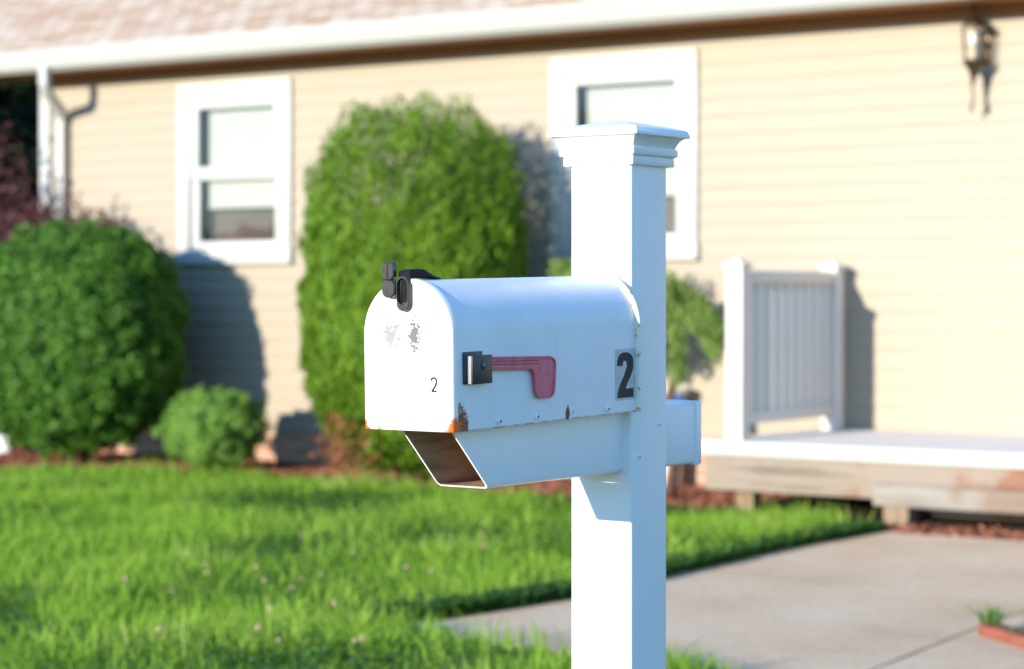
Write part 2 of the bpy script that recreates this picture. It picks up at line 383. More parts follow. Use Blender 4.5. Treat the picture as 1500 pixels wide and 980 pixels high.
# flag bracket + flag
def sl(u, v): p = side(u, v); return p[1], p[2]
ya, za = sl(676.5, 516); yb, zb = sl(711, 562)
brk = empty('flag_bracket', (0, 0, 0)); brk.parent = mb; brk.empty_display_size = .02
box('backing_plate', (XS, ya+.001, zb+.0015), (XS+.0028, ya+.046, za), 'bracket', brk, .0008)
y1, z1 = ya+.0075, zb+.0008
box('block', (XS+.0026, y1, z1+.001), (XS+.0105, y1+.0475, z1+.0405), 'edgegrey', brk, .0012)  # black block, sunlight on its side painted in as grey
box('block_face', (XS+.0100, y1-.0004, z1+.0005), (XS+.0128, y1+.0482, z1+.041), 'bracket', brk, .0010)
o = dome('pivot', (XS+.0126, y1+.0255, z1+.027), (1, 0, 0), .0068, .0014, 'bracket', brk, False)
dome('pivot_pin', (XS+.0138, y1+.0255, z1+.027), (1, 0, 0), .0022, .0012, 'edgegrey', o, False)
fl = [(700, 522.6), (798, 521.3), (804, 522.6), (807.8, 526.5), (808.8, 533), (807.5, 570), (805.6, 578), (800, 583.0), (787, 583.6), (782.5, 581), (779.5, 574), (776.5, 547), (773, 541.2), (700, 543.2)]
pl = [sl(u, v) for u, v in fl]
def inset(poly, d):
    out = []; n = len(poly); area = sum(poly[i][0]*poly[(i+1) % n][1]-poly[(i+1) % n][0]*poly[i][1] for i in range(n))
    s = 1 if area > 0 else -1
    for i in range(n):
        a, b, c_ = Vector(poly[i-1]), Vector(poly[i]), Vector(poly[(i+1) % n])
        e1, e2 = (b-a).normalized(), (c_-b).normalized()
        n1, n2 = Vector((-e1.y, e1.x))*s, Vector((-e2.y, e2.x))*s
        m_ = (n1+n2); m_ = m_/max(.5, m_.dot(n1)); out.append(tuple(b+m_*d))
    return out
bm = bmesh.new(); X0 = XS+.0040
o1 = pl; o2 = inset(pl, .0006); o3 = inset(pl, .0024); o4 = inset(pl, .0030)
rr = [[(X0, a, b) for a, b in o2], [(X0+.0006, a, b) for a, b in o1], [(X0+.0034, a, b) for a, b in o1], [(X0+.0040, a, b) for a, b in o2], [(X0+.0040, a, b) for a, b in o3], [(X0+.0018, a, b) for a, b in o4]]
loft(bm, rr); bm.normal_update(); bmesh.ops.triangulate(bm, faces=[f for f in bm.faces if len(f.verts) > 4])
flag = bm_obj('flag', bm, 'red', mb)
for zz in (.0062, .0108):
    a_ = sl(716, 522.4); b_ = sl(783, 521.6); c_ = sl(783, 522)
    bm = bmesh.new(); z0 = a_[1]-zz; z2 = b_[1]-zz
    ribbon(bm, [(a_[0]-.01, z0), (b_[0], z2)], .0012, X0+.0016, X0+.0034, 'yz'); bm_obj('rib', bm, 'red2', flag)
# latch at the top of the door
bm = bmesh.new()
def plate(bm, x0, x1, z0, z1, y0, y1, r, seg=6):
    pr = rrect(x0, x1, z0, z1, r, seg); pi = rrect(x0+.0015, x1-.0015, z0+.0015, z1-.0015, max(r-.0015, .0005), seg)
    loft(bm, [[(a, y1, b) for a, b in pr], [(a, y0+.0015, b) for a, b in pr], [(a, y0, b) for a, b in pi]])
lat = empty('door_latch', (0, 0, HH)); lat.parent = mb; lat.empty_display_size = .02
def ob(name, fn, material, parent, ang=40):
    bm = bmesh.new(); fn(bm); return autosmooth(bm_obj(name, bm, material, parent), ang)
dz = -HH
ob('upper_tab', lambda b: plate(b, -.0362, -.0148, .2138+dz, .2398+dz, -.012, -.004, .0075), 'blackp', lat)
ob('lower_tab', lambda b: plate(b, -.0375, -.0140, .1885+dz, .2142+dz, -.0105, -.0004, .0095), 'blackp', lat)
bm = bmesh.new()  # ridge up the middle of the tabs
add_box(bm, (-.0262, -.0130, .2165+dz), (-.0248, -.0118, .2375+dz), .0004, 1); autosmooth(bm_obj('tab_ridge', bm, 'blackp', lat))
# loop on the door: ring plate with a dark hollow
bm = bmesh.new()
ro = rrect(-.0142, .0090, .1695+dz, .2195+dz, .0114, 8); ri = rrect(-.0118, .0066, .1790+dz, .2162+dz, .0090, 8)
loft(bm, [[(a, .001, b) for a, b in ro], [(a, -.006, b) for a, b in ro], [(a, -.0072, b) for a, b in rrect(-.0132, .0080, .1705+dz, .2185+dz, .0104, 8)], [(a, -.0072, b) for a, b in ri], [(a, -.0015, b) for a, b in ri]], True, True)
autosmooth(bm_obj('loop', bm, 'blackp', lat), 40)
bm = bmesh.new(); add_box(bm, (-.0098, -.0035, .181+dz), (-.0070, -.0014, .214+dz), .001, 2); add_box(bm, (-.0105, -.0022, .182+dz), (.0054, -.0012, .2145+dz)); autosmooth(bm_obj('hook_and_hollow_shade', bm, 'black', lat))  # flat second box paints the shade inside the loop black
# arched strap from the latch back onto the roof of the box
prof = [(.001, .2160, .2262), (.006, .2168, .2278), (.014, .2175, .2288), (.026, .2178, .2290), (.037, .2172, .2283), (.048, .2165, .2240), (.058, .2155, .2195), (.068, .2150, .2172), (.074, .2148, .2166)]
rings = []
for y, z0, z1_ in prof:
    rings.append([(a, y, b+dz) for a, b in rrect(-.0150, .0050, z0-.001, z1_, .0018, 3)])
bm = bmesh.new(); loft(bm, rings); autosmooth(bm_obj('strap', bm, 'black', lat), 40)

# ================================================================== POST WITH BEAM
PX0, PX1, PY0, PY1 = -2.002, -1.888, 3.024, 3.134
ptop = CAMZ+.199
post = empty('mailbox_post', ((PX0+PX1)/2, (PY0+PY1)/2, 0))
tag(post, 'tall white square vinyl post with stepped cap and hollow arm carrying the mailbox', 'post')
ox, oy = (PX0+PX1)/2, (PY0+PY1)/2
def sq(o, z, r=.004):
    return [(a-ox, b-oy, z) for a, b in rrect(PX0-o, PX1+o, PY0-o, PY1+o, max(r, .0015), 4)]
bm = bmesh.new(); loft(bm, [sq(0, -.3), sq(0, ptop+.02)]); autosmooth(bm_obj('shaft', bm, 'vinyl', post), 30)
z = ptop; zz = [(.0, z-.001, 3), (.0082, z, 3), (.0086, z+.0008, 3), (.0086, z+.0125, 3), (.0080, z+.0135, 3), (.0100, z+.0150, 3), (.0128, z+.0162, 3), (.0132, z+.0170, 3), (.0132, z+.0268, 3), (.0124, z+.0276, 3), (.0098, z+.0280, 3),
     (.0104, z+.0300, 3), (.0122, z+.0350, 3), (.0150, z+.0400, 3), (.0185, z+.0440, 3), (.0222, z+.0462, 3), (.0268, z+.0464, 3), (.0278, z+.0474, 3), (.0278, z+.0520, 3), (.0268, z+.0532, 3), (.0262, z+.0540, 3), (.0258, z+.0562, 3), (.0245, z+.0580, 3), (.0205, z+.0600, 3), (.0160, z+.0612, 3)]
bm = bmesh.new(); rings = [sq(o, zq, .0015) for o, zq, _ in zz]
for t, hz in ((-.002, .0650), (-.020, .0688), (-.040, .0722), (-.0535, .0736)): rings.append(sq(t, z+hz, .0015))
loft(bm, rings); autosmooth(bm_obj('cap', bm, 'vinyl', post), 28)
# hollow arm (also the newspaper holder): slanted open mouth
BX0, BX1, BZ0, BZ1 = -1.995, -1.903, CAMZ-.2888, CAMZ-.187
def sect(i, y_of):
    return [(a-ox, y_of(b)-oy, b) for a, b in rrect(BX0+i, BX1-i, BZ0+i, BZ1-i, .007-i*.7, 4)]
mouth = lambda zq: 2.660-(zq-BZ0)*1.02
bm = bmesh.new()
outer = loft(bm, [sect(0, mouth), sect(0, lambda q_: 3.05)], False, False)
inner = loft(bm, [sect(.0028, mouth), sect(.0028, lambda q_: 3.05)], False, False)
for f in bm.faces:
    if any(v_ in inner[0] for v_ in f.verts): f.material_index = 1
n = len(outer[0])
for k in range(n):
    bm.faces.new((outer[0][k], outer[0][(k+1) % n], inner[0][(k+1) % n], inner[0][k]))
    bm.faces.new((outer[1][k], outer[1][(k+1) % n], inner[1][(k+1) % n], inner[1][k]))
arm = bm_obj('arm', bm, ['vinyl', 'tan'], post); autosmooth(arm, 35)
arm['label'] = 'hollow white arm open and slanted at its front end, dirty brown inside'
# drain slot near the post: cut through the underside
bmc = bmesh.new(); bmesh.ops.create_cone(bmc, cap_ends=True, segments=24, radius1=.021, radius2=.021, depth=.02, matrix=Matrix.Translation((-1.939-ox, 2.945-oy, BZ0)) @ Matrix.Diagonal((1, .8, 1, 1)))
mec = bpy.data.meshes.new('cut'); bmc.to_mesh(mec); bmc.free(); oc = bpy.data.objects.new('cut', mec); COL.objects.link(oc); oc.parent = post
md = arm.modifiers.new('slot', 'BOOLEAN'); md.operation = 'DIFFERENCE'; md.object = oc; md.solver = 'EXACT'
bpy.context.view_layer.update(); dg = bpy.context.evaluated_depsgraph_get(); newme = bpy.data.meshes.new_from_object(arm.evaluated_get(dg))
arm.modifiers.clear(); arm.data = newme; bpy.data.objects.remove(oc)
# stub behind the post with end cap
bm = bmesh.new(); loft(bm, [sect(0, lambda q_: 3.10), sect(0, lambda q_: 3.262)]); autosmooth(bm_obj('arm_stub', bm, 'vinyl', post), 35)
bm = bmesh.new()
def ecap(i, y): return [(a-ox, y-oy, b) for a, b in rrect(BX0-i, BX1+i, BZ0-i, BZ1+i, .004, 3)]
loft(bm, [ecap(.0005, 3.250), ecap(.002, 3.2505), ecap(.0022, 3.252), ecap(.0022, 3.266), ecap(.001, 3.268)]); autosmooth(bm_obj('end_cap', bm, 'vinyl', post), 35)
for u, v in ((935.5, 669), (965, 621.5)):
    p = onX(u, v, PX1); dome('screw', (p.x-ox, p.y-oy, p.z), (1, 0, 0), .0038, .0028, 'rivet', post)

# ================================================================== HOUSE
YW = 12.41; XL, XR = -13.16, 4.0; ZS = CAMZ+1.668; ZB = CAMZ-1.03
house = empty('house', (XL, YW, 0)); tag(house, 'cream sided single storey house with white gutter and pink brown shingle roof', 'house')
def hp(o): o.location = (-XL, -YW, 0); return o     # mesh data kept in world metres
wins = [(-11.72, -10.61), (-8.357, -7.234)]; WZ0, WZ1 = CAMZ+.191, CAMZ+1.535
# siding in laps, with window openings left out
bm = bmesh.new(); pitch = .112; nz_ = int(math.ceil((ZS-ZB)/pitch))
for i in range(nz_):
    z0 = ZB+i*pitch; z1 = min(z0+pitch, ZS+.02)
    for seg0, seg1 in zip([XL]+[w for _, w in wins], [w for w, _ in wins]+[XR]):
        a = [bm.verts.new(p) for p in ((seg0, YW-.014, z0), (seg1, YW-.014, z0), (seg1, YW-.004, z1), (seg0, YW-.004, z1))]; bm.faces.new(a)
        b = [bm.verts.new(p) for p in ((seg0, YW-.014, z0), (seg1, YW-.014, z0), (seg1, YW-.004, z0+.0001), (seg0, YW-.004, z0+.0001))]; bm.faces.new(b)
    for w0, w1 in wins:
        for lo, hi in ((z0, min(z1, WZ0+.03)), (max(z0, WZ1-.03), z1)):
            if hi-lo < .002: continue
            f = lambda zq: YW-.014+.010*(zq-z0)/pitch
            bm.faces.new([bm.verts.new(p) for p in ((w0, f(lo), lo), (w1, f(lo), lo), (w1, f(hi), hi), (w0, f(hi), hi))])
hp(bm_obj('siding', bm, 'siding', house))
bm = bmesh.new(); add_box(bm, (XL+.002, YW, ZB), (XL+.12, 20.5, ZS)); add_box(bm, (XR-.1, YW, ZB), (XR, 20.5, ZS)); add_box(bm, (XL+.12, 20.4, ZB), (XR-.1, 20.5, ZS)); hp(bm_obj('wall', bm, 'siding', house))
bm = bmesh.new(); add_box(bm, (XL+.01, YW+.004, -.3), (XR-.01, 20.49, ZB-.002)); hp(bm_obj('foundation', bm, 'brick', house))
hp(box('eave_shade_strip', (XL+.076, YW-.030, ZS-.07), (XR-.01, YW-.0, ZS-.001), 'soffit', house))  # added strip, eave shade on the wall top put into its brown
hp(box('corner_trim', (XL-.03, YW-.045, ZB-.01), (XL+.075, YW+.07, ZS-.002), 'trim', house, .004))
# roof, soffit, gutter
YG = 11.96; ZG0, ZG1 = CAMZ+1.662, CAMZ+1.815; RL, RR_ = XL-2.2, XR+.4
bm = bmesh.new(); add_box(bm, (RL, YG+.05, ZS), (RR_, YW+.2, ZS+.012)); hp(bm_obj('soffit', bm, 'soffit', house))
sl_ = math.tan(R(24)); yr = 16.4
bm = bmesh.new(); zr = ZG1-.01+(yr-YG+.02)*sl_
add_prism(bm, [(RL, YG-.03, ZG1-.01), (RL, yr, zr), (RL, 21.0, zr-(21-yr)*sl_), (RL, 21.0, zr-(21-yr)*sl_-.10), (RL, yr, zr-.10), (RL, YG+.08, ZG1-.075)], (RR_-RL, 0, 0))
hp(bm_obj('roof', bm, 'shingle', house))
bm = bmesh.new(); add_prism(bm, [(XL+.05, YW+.3, ZS), (XL+.05, 20.4, ZS), (XL+.05, yr, zr-.35)], (.1, 0, 0)); hp(bm_obj('gable', bm, 'siding', house))
gp = [(0, .0), (-.035, .0), (-.075, .03), (-.095, .075), (-.110, .095), (-.110, .128), (-.122, .138), (-.122, .153), (-.108, .153), (-.104, .125), (-.012, .125), (0, .15)]
bm = bmesh.new(); add_prism(bm, [(RL, YG+.06+a, ZG0+b) for a, b in gp], (RR_-RL, 0, 0)); hp(bm_obj('gutter', bm, 'trim', house))
# downspout: drop, elbow back to the wall, leader
bm = bmesh.new()
def leader(pts, w, d):
    rings = []
    for i, p in enumerate(pts):
        p = Vector(p); t = (Vector(pts[min(i+1, len(pts)-1)])-Vector(pts[max(i-1, 0)])).normalized()
        xx = Vector((1, 0, 0)); yy = t.cross(xx).normalized(); xx = yy.cross(t).normalized()
        rings.append([p+xx*a+yy*b for a, b in rrect(-w/2, w/2, -d/2, d/2, .008, 2)])
    loft(bm, rings)
leader([(-12.68, 11.94, ZG0+.03), (-12.68, 11.94, ZG0-.10), (-12.70, 11.99, ZG0-.17), (-12.88, 12.29, ZG0-.27), (-12.92, 12.345, ZG0-.34), (-12.92, 12.345, .12), (-12.92, 12.28, .04), (-12.92, 12.10, .02)], .080, .06)
hp(autosmooth(bm_obj('downspout', bm, 'trim', house), 35))
# windows
for (w0, w1) in wins:
    wn = empty('window', ((w0+w1)/2-XL, 0, WZ0)); wn.parent = house; wx = (w0+w1)/2
    def wp(o): o.location = (-wx, -YW, -WZ0); return o
    bm = bmesh.new(); cw = .115
    add_box(bm, (w0, YW-.045, WZ0), (w0+cw, YW+.02, WZ1), .004); add_box(bm, (w1-cw, YW-.045, WZ0), (w1, YW+.02, WZ1), .004)
    add_box(bm, (w0+cw, YW-.043, WZ1-cw), (w1-cw, YW+.02, WZ1), .004); add_box(bm, (w0-.01, YW-.062, WZ0), (w1+.01, YW+.02, WZ0+.10), .004)
    fr = wp(autosmooth(bm_obj('casing', bm, 'trim', wn)))
    i0, i1, j0, j1 = w0+cw, w1-cw, WZ0+.10, WZ1-cw
    zm0, zm1 = CAMZ+.818, CAMZ+.913
    bm = bmesh.new(); s = .065   # upper sash outer plane, lower sash behind is set back
    add_box(bm, (i0, YW-.020, zm0), (i0+s+.01, YW+.02, j1-.0), .003); add_box(bm, (i1-s+.008, YW-.020, zm0), (i1, YW+.02, j1), .003); add_box(bm, (i0+s+.01, YW-.0195, j1-.075), (i1-s+.008, YW+.02, j1), .003); add_box(bm, (i0+s+.01, YW-.0195, zm1-.045), (i1-s+.008, YW+.02, zm1), .003)
    us = wp(autosmooth(bm_obj('upper_sash', bm, 'trim', wn)))
    bm = bmesh.new()
    add_box(bm, (i0, YW-.006, j0), (i0+s+.01, YW+.04, zm1-.046), .003); add_box(bm, (i1-s+.008, YW-.006, j0), (i1, YW+.04, zm1-.046), .003); add_box(bm, (i0+s+.01, YW-.0055, j0), (i1-s+.008, YW+.04, j0+.07), .003); add_box(bm, (i0+s+.01, YW-.0055, zm0), (i1-s+.008, YW+.04, zm1-.046), .003)
    ls = wp(autosmooth(bm_obj('lower_sash', bm, 'trim', wn)))
    bm = bmesh.new(); add_box(bm, (i0+s, YW+.008, zm1-.01), (i1-s, YW+.012, j1-.06)); wp(bm_obj('pane', bm, 'glass', wn))
    bm = bmesh.new(); add_box(bm, (i0+s, YW+.024, j0+.06), (i1-s, YW+.028, zm0+.01)); wp(bm_obj('pane', bm, 'glass', wn))
    bm = bmesh.new(); nf = 34; zt, zb_ = WZ1-.05, CAMZ+.627
    for k in range(nf):
        za_, zc_ = zt-(zt-zb_)*k/nf, zt-(zt-zb_)*(k+1)/nf; zm_ = (za_+zc_)/2
        for p in (((za_, .075), (zm_, .068)), ((zm_, .068), (zc_, .075))):
            bm.faces.new([bm.verts.new(q_) for q_ in ((i0+s+.045, YW+p[0][1], p[0][0]), (i1-.02, YW+p[0][1], p[0][0]), (i1-.02, YW+p[1][1], p[1][0]), (i0+s+.045, YW+p[1][1], p[1][0]))])
    add_box(bm, (i0+s+.045, YW+.066, zb_-.018), (i1-.02, YW+.08, zb_)); wp(bm_obj('pleated_shade', bm, 'shade', wn))
    bm = bmesh.new()   # the room behind
    x0, x1, y0, y1_, z0, z1 = w0+.02, w1-.02, YW+.021, YW+.15, WZ0+.01, WZ1-.01
    V = [bm.verts.new(p) for p in ((x0, y0, z0), (x1, y0, z0), (x1, y1_, z0), (x0, y1_, z0), (x0, y0, z1), (x1, y0, z1), (x1, y1_, z1), (x0, y1_, z1))]
    for f in ((0, 1, 2, 3), (4, 5, 6, 7), (0, 3, 7, 4), (1, 2, 6, 5), (2, 3, 7, 6)): bm.faces.new([V[k] for k in f])
    wp(bm_obj('room_interior', bm, 'room', wn))
# wall lantern
lx, ly = -5.30, YW-.20; lz = CAMZ+1.36
lan = empty('wall_lantern', (lx, YW, lz)); lan.scale = (.84, .84, .84); lan.location.z += .06; tag(lan, 'brass and glass coach lantern with two hanging tails on the cream wall, upper right', 'lantern')
yo = ly-YW
bm = bmesh.new(); lathe(bm, [(.001, .30), (.006, .285), (.004, .262), (.016, .25), (.02, .235), (.012, .222), (.03, .205), (.055, .175), (.095, .14), (.098, .128), (.088, .125)], (0, yo, 0), 6); autosmooth(bm_obj('roof_cap', bm, 'brass', lan), 30)
bm = bmesh.new(); lathe(bm, [(.070, -.125), (.086, -.118), (.088, -.108), (.075, -.10)], (0, yo, 0), 6); lathe(bm, [(.003, -.265), (.010, -.25), (.012, -.235), (.030, -.205), (.035, -.18), (.055, -.15), (.070, -.127)], (0, yo, 0), 12); autosmooth(bm_obj('base_cup', bm, 'brass', lan), 30)
for k in range(6):
    a = 2*math.pi*k/6; bm = bmesh.new(); add_tube(bm, [(.072*math.cos(a), yo+.072*math.sin(a), -.105), (.088*math.cos(a), yo+.088*math.sin(a), .13)], .0045, 6); bm_obj('glazing_bar', bm, 'brass', lan)
bm = bmesh.new(); loft(bm, [[(r*math.cos(2*math.pi*k/6), yo+r*math.sin(2*math.pi*k/6), z_) for k in range(6)] for r, z_ in ((.068, -.10), (.084, .125))], False, False); bm_obj('glass', bm, 'lglass', lan)
bm = bmesh.new(); lathe(bm, [(.004, -.01), (.022, .01), (.031, .04), (.027, .07), (.010, .095), (.001, .10)], (0, yo, 0), 16); bm_obj('bulb', bm, 'bulb', lan, True)
bm = bmesh.new(); lathe(bm, [(.013, -.10), (.013, -.012)], (0, yo, 0), 12); bm_obj('candle_sleeve', bm, 'candle', lan, True)
bm = bmesh.new(); lathe(bm, [(.10, 0), (.10, .02)], (0, 0, 0), 12); bm.free()
bm = bmesh.new(); add_box(bm, (-.055, -.045, -.12), (.055, -.014, .12), .01); autosmooth(bm_obj('back_plate', bm, 'brass', lan))
bm = bmesh.new(); add_tube(bm, [(0, -.03, .06), (0, -.06, .16), (0, -.09, .23), (0, -.14, .27), (0, yo, .27)], .008, 8); bm_obj('arm', bm, 'brass', lan, True)
for sx_, yy_ in ((-.02, yo+.02), (.02, -.045)):
    bm = bmesh.new(); add_tube(bm, [(sx_, yy_, -.18), (sx_*1.3, yy_, -.25), (sx_*.6, yy_, -.36), (sx_*1.5, yy_, -.44), (sx_*1.2, yy_, -.47)], [.012, .011, .009, .010, .004], 8); bm_obj('tail', bm, 'brass', lan, True)

# ================================================================== DECK
DZ = CAMZ-.844; DY = 11.00; DX0, DX1 = -6.385, 3.0
deck = empty('porch_deck', (DX0, DY, 0)); tag(deck, 'low weathered wooden porch deck with white edge board along the cream wall', 'deck')
def dp(o): o.location = (-DX0, -DY, 0); return o
bm = bmesh.new(); yq = DY+.04
while yq < YW-.03:
    add_box(bm, (DX0, yq, DZ-.032), (DX1, min(yq+.136, YW-.02), DZ), .003, 1); yq += .142
dp(autosmooth(bm_obj('deck_boards', bm, 'deckb', deck)))
dp(box('edge_board', (DX0-.02, DY-.015, DZ-.078), (DX1, DY+.034, DZ+.004), 'trim', deck, .006))
dp(box('rim_joist', (DX0, DY+.01, DZ-.275), (DX1, DY+.05, DZ-.08), 'wood', deck, .004))
# lower step board on the right half
xs = onY(1278, 720, DY-.05).x
dp(box('lower_board', (xs, DY-.05, DZ-.305), (DX1, DY+.006, DZ-.190), 'wood2', deck, .005))
dp(box('side_joist', (DX0-.015, DY+.055, DZ-.275), (DX0+.03, YW-.03, DZ-.04), 'wood', deck, .004))
for u in (1318,):
    c_ = onY(u, 760, DY+.02)
    dp(box('support_post', (c_.x-.07, DY-.04, -.1), (c_.x+.075, DY+.10, DZ-.30), 'wood3', deck, .004))
for xx in (DX0+.22, -2.0, 1.0):
    dp(box('support_post', (xx-.05, DY+.08, -.1), (xx+.05, DY+.18, DZ-.27), 'wood3', deck, .004))
c0 = onY(1365, 752, DY+.25)
dp(box('cross_timber', (c0.x, DY+.22, .06), (DX1, DY+.30, .135), 'wood', deck, .004))
# railing at the left end
rl = empty('railing', (0, 0, 0)); rl.parent = deck; rl.location = (-DX0, -DY, 0)
RX0, RX1 = -6.262, -6.160; rt = DZ+1.02; YF = DY+.03; YB_ = 12.19
def rpost(y0):
    bm = bmesh.new(); add_box(bm, (RX0, y0, DZ), (RX1, y0+.100, rt-.05), .004); add_box(bm, (RX0-.012, y0-.012, rt-.05), (RX1+.012, y0+.112, rt-.025), .004)
    g = [(RX0, y0), (RX1, y0), (RX1, y0+.100), (RX0, y0+.100)]; cxx, cyy = (RX0+RX1)/2, y0+.05
    t = bm.verts.new((cxx, cyy, rt+.01)); bb = [bm.verts.new((a, b, rt-.0255)) for a, b in g]
    for k in range(4): bm.faces.new((bb[k], bb[(k+1) % 4], t))
    autosmooth(bm_obj('railing_post', bm, 'rail', rl))
rpost(YF); rpost(YB_)
xm = (RX0+RX1)/2
box('top_rail', (xm-.04, YF+.101, rt-.135), (xm+.04, YB_-.001, rt-.065), 'rail', rl, .006)
box('bottom_rail', (xm-.035, YF+.101, DZ+.09), (xm+.035, YB_-.001, DZ+.155), 'rail', rl, .006)
nb = 9
for k in range(nb):
    yb = YF+.115+(YB_-YF-.115)*(k+.5)/nb
    box('baluster', (xm-.018, yb-.030, DZ+.150), (xm+.018, yb+.030, rt-.130), 'rail', rl, .003)

# ================================================================== GROUND, PATH, BED
def sheet(name, pts, z, material, thick=0):
    bm = bmesh.new(); vs = [bm.verts.new((p[0], p[1], z)) for p in pts]; f = bm.faces.new(vs)
    if thick:
        r = bmesh.ops.extrude_face_region(bm, geom=[f]); 
        for e in r['geom']:
            if isinstance(e, bmesh.types.BMVert): e.co.z -= thick
    bm.normal_update(); bmesh.ops.triangulate(bm, faces=[f for f in bm.faces if len(f.verts) > 4])
    return bm_obj(name, bm, material)
tag(sheet('ground', [(-80, -60), (60, -60), (60, 90), (-80, 90)], -.012, 'soil'), kind='structure')
# path: outline measured on the ground
pt = [(560, 915), (612, 916), (700, 903), (835, 881), (975, 849), (1150, 808), (1293, 781)]
pb = [(600, 928), (700, 943), (835, 960), (985, 984), (1100, 1010)]
up = [onG(*p) for p in pt]; lo_ = [onG(*p) for p in pb]
path_poly = [(p.x, p.y) for p in up]+[(onG(1500, 795).x, onG(1500, 795).y), (onG(1900, 830).x, onG(1900, 830).y), (onG(2400, 1500).x, onG(2400, 1500).y), (onG(1300, 1100).x, onG(1300, 1100).y)]+[(p.x, p.y) for p in reversed(lo_)]
o = sheet('walkway', path_poly, .012, 'conc', .10); tag(o, kind='structure')
# slab joints as narrow grooves filled dark (laid 1 mm proud strips of dirt)
M['joint'] = mat('joint_dirt', (.10, .085, .07), .95, .1)
bm = bmesh.new()
for a, b in (((1250, 993), (1435, 918)), ((1435, 918), (1640, 850)), ((836, 881), (1100, 1000))):
    A, B = onG(*a, .012), onG(*b, .012); nrm = (B-A).normalized().cross(Vector((0, 0, 1)))*.006
    if a == (836, 881): continue
    k = 14; prev = None
    for i in range(k+1):
        p = A.lerp(B, i/k)+nrm*random.uniform(-.5, .5); p.z = .0135
        cur = (bm.verts.new(p-nrm*random.uniform(.5, 1)), bm.verts.new(p+nrm*random.uniform(.5, 1)))
        if prev: bm.faces.new((prev[0], cur[0], cur[1], prev[1]))
        prev = cur
tag(bm_obj('path_joint', bm, 'joint'), kind='structure')
bd = [(-260, 692), (0, 694), (200, 696), (330, 700), (450, 708), (600, 722), (700, 728), (835, 738), (960, 748), (1060, 757), (1150, 765), (1230, 773), (1296, 783)]
bed = [onG(*p) for p in bd]; bed_poly = [(p.x, p.y) for p in bed]+[(onG(1500, 797).x, onG(1500, 797).y), (onG(1900, 832).x, onG(1900, 832).y), (onG(1900, 832).x+1, YW+.2), (-15.5, YW+.2), (-22, 15)]
tag(sheet('mulch_bed', bed_poly, .008, 'mulch', .05), kind='structure')
M['deckshade'] = mat('under_deck_shade_brown', (.045, .030, .022), .95, .1)  # dark brown that stands for the shade under the deck
tag(sheet('under_deck_shade_sheet', [(DX0, DY-.02), (onG(1345, 770).x, DY-.02), (DX1, DY+.16), (DX1, YW-.01), (DX0, YW-.01)], .034, 'deckshade', .03), kind='structure')  # ground sheet with the under-deck shade put into its colour
def inpoly(X, Y, poly):
    r = np.zeros(len(X), bool); n = len(poly)
    for i in range(n):
        x1, y1 = poly[i][:2]; x2, y2 = poly[(i+1) % n][:2]
        if y1 == y2: continue
        c_ = ((y1 > Y) != (y2 > Y)) & (X < (x2-x1)*(Y-y1)/(y2-y1)+x1); r ^= c_
    return r
def quads(name, V, nper, faces_idx, material, parent=None, rnd=None, smooth=False):
    """V: (n, nper, 3); faces_idx list of tuples inside one item"""
    n = len(V); me = bpy.data.meshes.new(name)
    me.vertices.add(n*nper); me.vertices.foreach_set('co', V.astype(np.float32).ravel())
    idx = np.concatenate([np.concatenate([np.array(f)[None]+(np.arange(n)*nper)[:, None]], 1).reshape(n, -1) for f in faces_idx], 1)
    me.loops.add(idx.size); me.loops.foreach_set('vertex_index', idx.astype(np.int32).ravel())
    ln = np.tile([len(f) for f in faces_idx], n); st = np.concatenate([[0], np.cumsum(ln)[:-1]])
    me.polygons.add(len(ln)); me.polygons.foreach_set('loop_start', st.astype(np.int32)); me.polygons.foreach_set('loop_total', ln.astype(np.int32))
    me.update(calc_edges=True)
    at = me.attributes.new('rnd', 'FLOAT', 'POINT'); rv = rnd if rnd is not None else rng.random(n)
    at.data.foreach_set('value', np.repeat(rv, nper).astype(np.float32))
    return link(name, me, material, parent)
# grass blades
def blades(X, Y, h, w, z0, name, material, parent=None, lean=.45, rnd=None):
    n = len(X); az = rng.uniform(0, 2*np.pi, n); ld = rng.uniform(0, 2*np.pi, n); ln = np.abs(rng.normal(0, lean, n))*h
    dx, dy = np.cos(az)*w/2, np.sin(az)*w/2; lx_, ly_ = np.cos(ld)*ln, np.sin(ld)*ln
    V = np.zeros((n, 5, 3)); b = np.stack([X, Y, np.full(n, z0)], 1); d = np.stack([dx, dy, 0*dx], 1)
    mid = b+np.stack([lx_*.3, ly_*.3, h*.6], 1); tip = b+np.stack([lx_, ly_, h], 1)
    V[:, 0] = b-d; V[:, 1] = b+d; V[:, 2] = mid+d*.8; V[:, 3] = mid-d*.8; V[:, 4] = tip
    return quads(name, V, 5, [(0, 1, 2, 3), (3, 2, 4)], material, parent, rnd)
def clump(X, Y, sc_, seed):
    r2 = np.random.default_rng(seed); v = np.zeros(len(X))
    for _ in range(14):
        a = r2.uniform(0, 2*np.pi); k = r2.uniform(.5, 1.6)*sc_; v += np.sin((X*np.cos(a)+Y*np.sin(a))*k+r2.uniform(0, 6.28))
    return v/3.7
NB = 420000
Xs = rng.uniform(-16, 1.5, NB*2); Ys = rng.uniform(4.0, 13.0, NB*2)
u_, v_, Z_ = proj(Xs, Ys, 0.); keep = (u_ > -170) & (u_ < 1600) & (v_ > 640) & (v_ < 1110) & (Z_ > 0)
keep &= ~inpoly(Xs, Ys, bed_poly)
pin = inpoly(Xs, Ys, path_poly); keep &= ~pin
cf = clump(Xs, Ys, 3., 11); keep &= (rng.random(len(Xs)) > np.clip(cf*.8, 0, .7))
Xs, Ys, Z_ = Xs[keep], Ys[keep], Z_[keep]
cl = clump(Xs, Ys, 5., 3); cl2 = clump(Xs, Ys, 14., 5)
